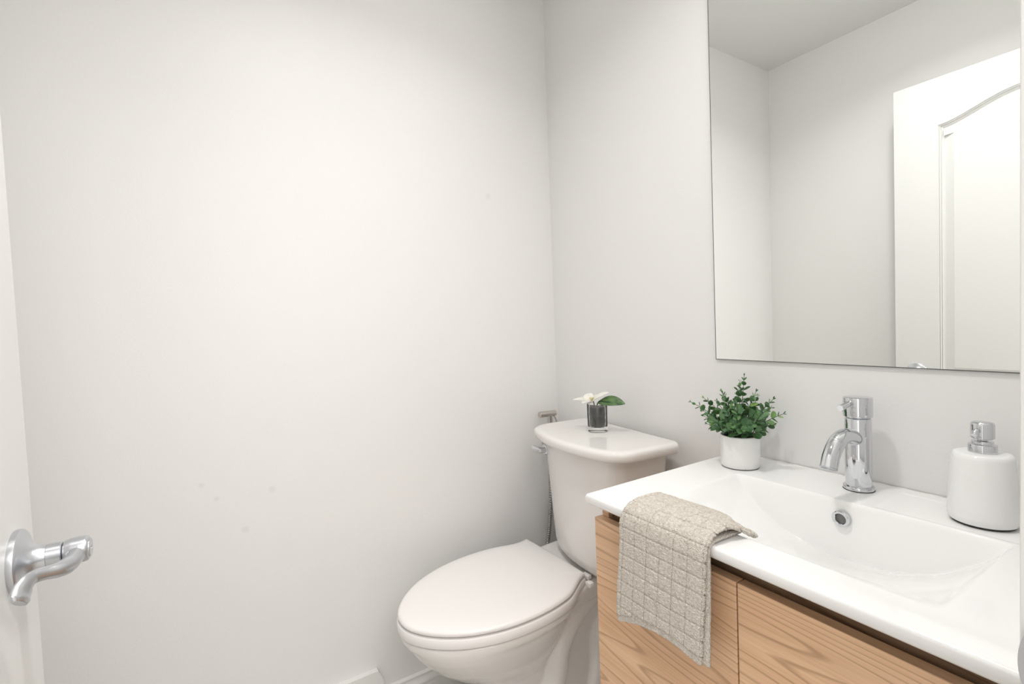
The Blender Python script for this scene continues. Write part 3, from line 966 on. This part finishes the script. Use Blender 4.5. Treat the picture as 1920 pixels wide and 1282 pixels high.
secs = [(0.4610, 0.050, 0.225, 0.118, 0.03), (0.4590, 0.046, 0.235, 0.126, 0.03), (0.450, 0.044, 0.29, 0.132, 0.03), (0.436, 0.044, 0.36, 0.132, 0.03), (0.41, 0.05, 0.38, 0.128, 0.03), (0.37, 0.07, 0.38, 0.105, 0.03),
        (0.31, 0.09, 0.37, 0.088, 0.03), (0.24, 0.10, 0.36, 0.082, 0.03), (0.15, 0.10, 0.38, 0.088, 0.03), (0.06, 0.09, 0.42, 0.100, 0.04), (0.0, 0.085, 0.45, 0.112, 0.045)]
loft(bm, [[UV(u, w, z) for u, w in rrect(a_, b_, w_, r_)] for z, a_, b_, w_, r_ in secs])
# trapway ridges on both flanks
for sg in (1, -1):
    pts = catmull([UV(0.20, sg * 0.088, 0.40), UV(0.28, sg * 0.085, 0.355), UV(0.33, sg * 0.085, 0.29), UV(0.345, sg * 0.082, 0.21), UV(0.40, sg * 0.078, 0.13), UV(0.45, sg * 0.08, 0.05), UV(0.46, sg * 0.08, 0.01)], 8)
    tube(bm, pts, 0.034, 20)
    pts = catmull([UV(0.12, sg * 0.080, 0.36), UV(0.17, sg * 0.078, 0.27), UV(0.18, sg * 0.076, 0.18), UV(0.22, sg * 0.076, 0.09), UV(0.24, sg * 0.078, 0.02)], 8)
    tube(bm, pts, 0.036, 20)
bowl = obj('bowl', bm, M_ceramic, t)
m_ = bowl.modifiers.new('remesh', 'REMESH'); m_.mode = 'VOXEL'; m_.voxel_size = 0.0042; m_.use_smooth_shade = True
m_ = bowl.modifiers.new('smooth', 'SMOOTH'); m_.factor = 0.5; m_.iterations = 9
# seat ring
bm = bmesh.new(); stack(bm, [(0.4470, -0.010), (0.4463, -0.001), (0.4480, 0.0028), (0.4540, 0.0042), (0.4640, 0.0040), (0.4685, 0.0022), (0.4705, -0.003), (0.4706, -0.03)])
obj('seat', bm, M_seat, t, smooth=40)
# lid
bm = bmesh.new(); stack(bm, [(0.4755, -0.03), (0.4752, -0.0045), (0.4750, -0.001), (0.4790, 0.0010), (0.4830, 0.0), (0.4862, -0.003), (0.4876, -0.008), (0.4890, -0.020), (0.4902, -0.030), (0.4908, -0.05)])
obj('lid', bm, M_seat, t, smooth=40)
# hinge blocks
for sg in (1, -1):
    bm = bmesh.new(); box(bm, -0.013, 0.013, -0.006, 0.012, 0, 0.014, 0.004, 3)
    bmesh.ops.transform(bm, matrix=Matrix.Translation(UV(0.242, sg * 0.112, 0.4600)) @ Matrix.Rotation(A, 4, 'Z'), verts=bm.verts)
    obj('hinge', bm, M_seat, t)
# bumper tab at the side of the seat
bm = bmesh.new(); box(bm, -0.010, 0.010, -0.008, 0.008, 0.0, 0.014, 0.003, 2)
bmesh.ops.transform(bm, matrix=Matrix.Translation(UV(0.262, 0.146, 0.4580)) @ Matrix.Rotation(A, 4, 'Z'), verts=bm.verts)
obj('hinge_cap', bm, M_seat, t)

# tank
TR = R(-5.0)


def TK_(x, y, z):
    c_, s_ = math.cos(TR), math.sin(TR)
    return Vector((x * c_ - y * s_, x * s_ + y * c_ + 0.02 - 0.022, z))


def tank_sec(hw, dep, bow, r_, z, n=10, y_back=0.0):
    out = []
    N = 22
    # back-left -> around; back edge y_back, front edge -dep with bow
    cs = [(hw - r_, y_back - 0.018, 0, 0.018), (-hw + r_, y_back - 0.018, 90, 0.018)]
    pts = []
    for k in range(n + 1):
        a = R(90 * k / n); pts.append((hw - 0.018 + 0.018 * math.cos(a), y_back - 0.018 + 0.018 * math.sin(a)))
    for k in range(n + 1):
        a = R(90 + 90 * k / n); pts.append((-hw + 0.018 + 0.018 * math.cos(a), y_back - 0.018 + 0.018 * math.sin(a)))
    for k in range(n + 1):
        a = R(180 + 90 * k / n); pts.append((-hw + r_ + r_ * math.cos(a), -dep + r_ + r_ * math.sin(a)))
    for k in range(1, N):
        x = -hw + r_ + (2 * hw - 2 * r_) * k / N
        pts.append((x, -dep))
    for k in range(n + 1):
        a = R(270 + 90 * k / n); pts.append((hw - r_ + r_ * math.cos(a), -dep + r_ + r_ * math.sin(a)))
    for x, y in pts:
        f = max(0.0, min(1, (-y) / dep))
        yy = y - bow * f * f * (1 - (x / hw) ** 2)
        out.append(TK_(x, yy, z))
    return out


bm = bmesh.new()
rings = []
for z, hw, dep, bow, r_ in ((0.4640, 0.120, 0.120, 0.02, 0.03), (0.4660, 0.134, 0.135, 0.025, 0.035), (0.473, 0.144, 0.148, 0.03, 0.04), (0.487, 0.151, 0.155, 0.034, 0.04), (0.51, 0.154, 0.158, 0.036, 0.036),
                          (0.60, 0.160, 0.163, 0.038, 0.034), (0.70, 0.167, 0.168, 0.040, 0.032), (0.77, 0.172, 0.172, 0.041, 0.032), (0.808, 0.176, 0.176, 0.042, 0.032), (0.8225, 0.184, 0.182, 0.043, 0.032)):
    rings.append([p + Vector((-0.007 - 0.004 * (0.8225 - z) / 0.35, 0, 0)) for p in tank_sec(hw + 0.007 + 0.005 * (0.8225 - z) / 0.35, dep, bow, r_, z)])
loft(bm, rings)
obj('tank', bm, M_ceramic, t, smooth=40)
bm = bmesh.new()
rings = []
for z, g in ((0.8245, -0.012), (0.8245, 0.004), (0.8255, 0.009), (0.8285, 0.0130), (0.8330, 0.0150), (0.8430, 0.0160), (0.8485, 0.0145), (0.8520, 0.0110), (0.8538, 0.0060), (0.8545, 0.0), (0.8545, -0.006), (0.8548, -0.05)):
    rings.append(tank_sec(0.2040 + g, 0.186 + g, 0.048, 0.040 + max(g, 0) * .5, z, y_back=min(g, 0.002) + 0.001 if g > -0.01 else g))
loft(bm, rings)
obj('tank_lid', bm, M_ceramic, t, smooth=80)
# flush lever
fx, fy, fz = -0.156, -0.190, 0.7850
base = TK_(fx, fy, fz)
bm = bmesh.new()
lathe(bm, [(0, -0.006), (0.0155, -0.006), (0.0165, 0.001), (0.0160, 0.005), (0.0135, 0.0075), (0, 0.0080)], mtx=Matrix.Translation(base) @ Matrix.Rotation(TR, 4, 'Z') @ Matrix.Rotation(PI / 2, 4, 'X'), seg=40)
fl_ = obj('flush_escutcheon', bm, M_chrome, t)
bm = bmesh.new()
pts = catmull([base + Vector((0.000, -0.008, 0)), base + Vector((0.0, -0.018, 0.001)), base + Vector((-0.006, -0.024, 0.002)), base + Vector((-0.018, -0.028, 0.004)), base + Vector((-0.028, -0.030, 0.006))], 6)
n = len(pts)
tube(bm, pts, [interp(k / (n - 1), [(0, 0.009), (0.35, 0.0085), (1, 0.0075)]) for k in range(n)], 16, flat=[(1, 1.05)] * n)
obj('flush_lever', bm, M_satin, fl_)

# ------------------------------------------------------------------ vase on the tank
t = thing('flower_vase', 'small glass vase with dark filling, white bloom and one long leaf on the toilet tank', 'vase', (0.338, -0.108, 0.8552))
bm = bmesh.new()
lathe(bm, [(0, 0.0), (0.0265, 0.0), (0.0285, 0.0012), (0.0292, 0.004), (0.0300, 0.080), (0.0294, 0.0812), (0.0284, 0.080), (0.0272, 0.018), (0.0250, 0.0140), (0, 0.0128)], seg=72)
obj('glass', bm, M_glass, t)
bm = bmesh.new()
seg = 48
rings = []
for k in range(14):
    z = 0.0155 + 0.057 * k / 13
    rr = 0.0240 if 0 < k < 13 else 0.0220
    rings.append([(math.cos(2 * PI * i / seg) * (rr + 0.0018 * noise.noise(Vector((math.cos(2 * PI * i / seg) * 3, math.sin(2 * PI * i / seg) * 3, k * .35)))),
                   math.sin(2 * PI * i / seg) * (rr + 0.0018 * noise.noise(Vector((math.cos(2 * PI * i / seg) * 3, math.sin(2 * PI * i / seg) * 3, k * .35)))), z) for i in range(seg)])
loft(bm, rings)
obj('filling', bm, M_fill, t)
bm = bmesh.new()
tube(bm, catmull([(0.004, -0.004, 0.066), (0.006, -0.004, 0.080), (0.012, -0.002, 0.090)], 6), 0.0016, 8)
obj('leaf_stem', bm, M_stem, t); bm = bmesh.new()
tube(bm, catmull([(-0.004, -0.006, 0.066), (-0.006, -0.006, 0.080), (-0.009, -0.006, 0.088)], 6), 0.0014, 8)
obj('flower_stem', bm, M_stem, t); bm = bmesh.new()
tube(bm, catmull([(0.012, -0.0285 * .8, 0.018), (0.014, -0.0288 * .8, 0.030), (0.008, -0.0292 * .8, 0.040)], 6), 0.0016, 8)
obj('root', bm, M_stem, t)


def blade(bm, base, tip, nrm, wid, sag, nu=14, nw=6, fold=0.25, shape=1.0):
    base, tip, nrm = Vector(base), Vector(tip), Vector(nrm).normalized()
    d = tip - base; L = d.length; d.normalize(); s = d.cross(nrm).normalized(); nrm = s.cross(d)
    rows = []
    for i in range(nu + 1):
        f = i / nu
        w = wid * (math.sin(PI * min(1, f ** shape * 0.985 + 0.012))) ** 0.75
        c = base + d * (L * f) + nrm * (sag * math.sin(PI * f))
        rows.append([bm.verts.new(c + s * (w * (k / nw * 2 - 1)) + nrm * (fold * w * abs(k / nw * 2 - 1) ** 1.5)) for k in range(nw + 1)])
    for a, b_ in zip(rows, rows[1:]):
        for k in range(nw):
            bm.faces.new((a[k], a[k + 1], b_[k + 1], b_[k]))


bm = bmesh.new()
blade(bm, (0.008, -0.004, 0.086), (0.090, 0.026, 0.088), (-0.2, -0.75, 0.75), 0.0190, 0.009, 20, 8, 0.12, 1.0)
lf = obj('leaf', bm, M_bigleaf, t, smooth=60)
md = lf.modifiers.new('thickness', 'SOLIDIFY'); md.thickness = 0.0008
bm = bmesh.new()
cc = Vector((-0.012, -0.010, 0.088))
for tipv, nr, wd in (((-0.050, -0.034, 0.002), (0, -.2, 1), 0.015), ((-0.036, 0.006, 0.016), (.1, -.6, 1), 0.016), ((-0.004, -0.034, -0.003), (0, -.6, .8), 0.014), ((0.022, 0.020, 0.016), (-.3, -.7, .6), 0.014), ((0.056, 0.018, 0.030), (-.35, -.6, .7), 0.0125)):
    blade(bm, cc, cc + Vector(tipv), nr, wd, 0.003, 12, 6, 0.25, 0.85)
fl = obj('bloom', bm, M_petal, t, smooth=60)
md = fl.modifiers.new('thickness', 'SOLIDIFY'); md.thickness = 0.0007
bm = bmesh.new()
for k in range(7):
    a = k * 0.9
    p0 = cc + Vector((0, 0, 0.001))
    tube(bm, catmull([p0, p0 + Vector((0.003 * math.cos(a), 0.003 * math.sin(a), 0.006)), p0 + Vector((0.006 * math.cos(a), 0.006 * math.sin(a), 0.010))], 4), [0.0012] * 4 + [0.0012] * 4 + [0.0018], 8)
obj('bloom_centre', bm, M_petal_c, fl)

# ------------------------------------------------------------------ bidet sprayer in the corner
t = thing('bidet_sprayer', 'brushed steel hand sprayer on a hose hanging in the corner behind the toilet tank', 'sprayer', (0.0, -0.085, 0.80))
bm = bmesh.new()
hd = [(0.034, -0.022, 0.061), (0.034, 0.046, 0.061)]
tube(bm, [(0.036, -0.022, 0.0605), (0.036, -0.021, 0.0605), (0.036, 0.012, 0.0600), (0.0362, 0.0125, 0.0600), (0.037, 0.046, 0.0590), (0.037, 0.047, 0.0590)], [0.0095, 0.0105, 0.0105, 0.0100, 0.0100, 0.0090], 28)
obj('spray_head', bm, M_steel, t)
bm = bmesh.new()
tube(bm, catmull([(0.036, 0.022, 0.056), (0.036, 0.023, 0.03), (0.035, 0.022, -0.02), (0.034, 0.018, -0.06)], 6), [0.009] * 19, 20)
obj('grip', bm, M_steel, t)
bm = bmesh.new()
tube(bm, catmull([(0.036, 0.038, 0.052), (0.038, 0.048, 0.035), (0.037, 0.056, 0.000), (0.036, 0.058, -0.03)], 6), 0.0028, 10, flat=[(1.6, 1)] * 19)
obj('trigger', bm, M_steel, t)
bm = bmesh.new(); box(bm, 0.0005, 0.028, 0.008, 0.030, -0.060, -0.030, 0.003); box(bm, 0.022, 0.052, 0.004, 0.034, -0.058, -0.040, 0.004)
obj('wall_holder', bm, M_steel, t)
bm = bmesh.new()
hp = catmull([(0.036, 0.018, -0.062), (0.040, 0.014, -0.14), (0.048, 0.004, -0.26), (0.045, -0.006, -0.36), (0.040, -0.022, -0.46), (0.030, -0.02, -0.58), (0.045, 0.01, -0.66)], 60)
tube(bm, hp, [0.0066 + 0.0011 * math.sin(k * 1.55) for k in range(len(hp))], 14)
obj('hose', bm, M_hose, t)
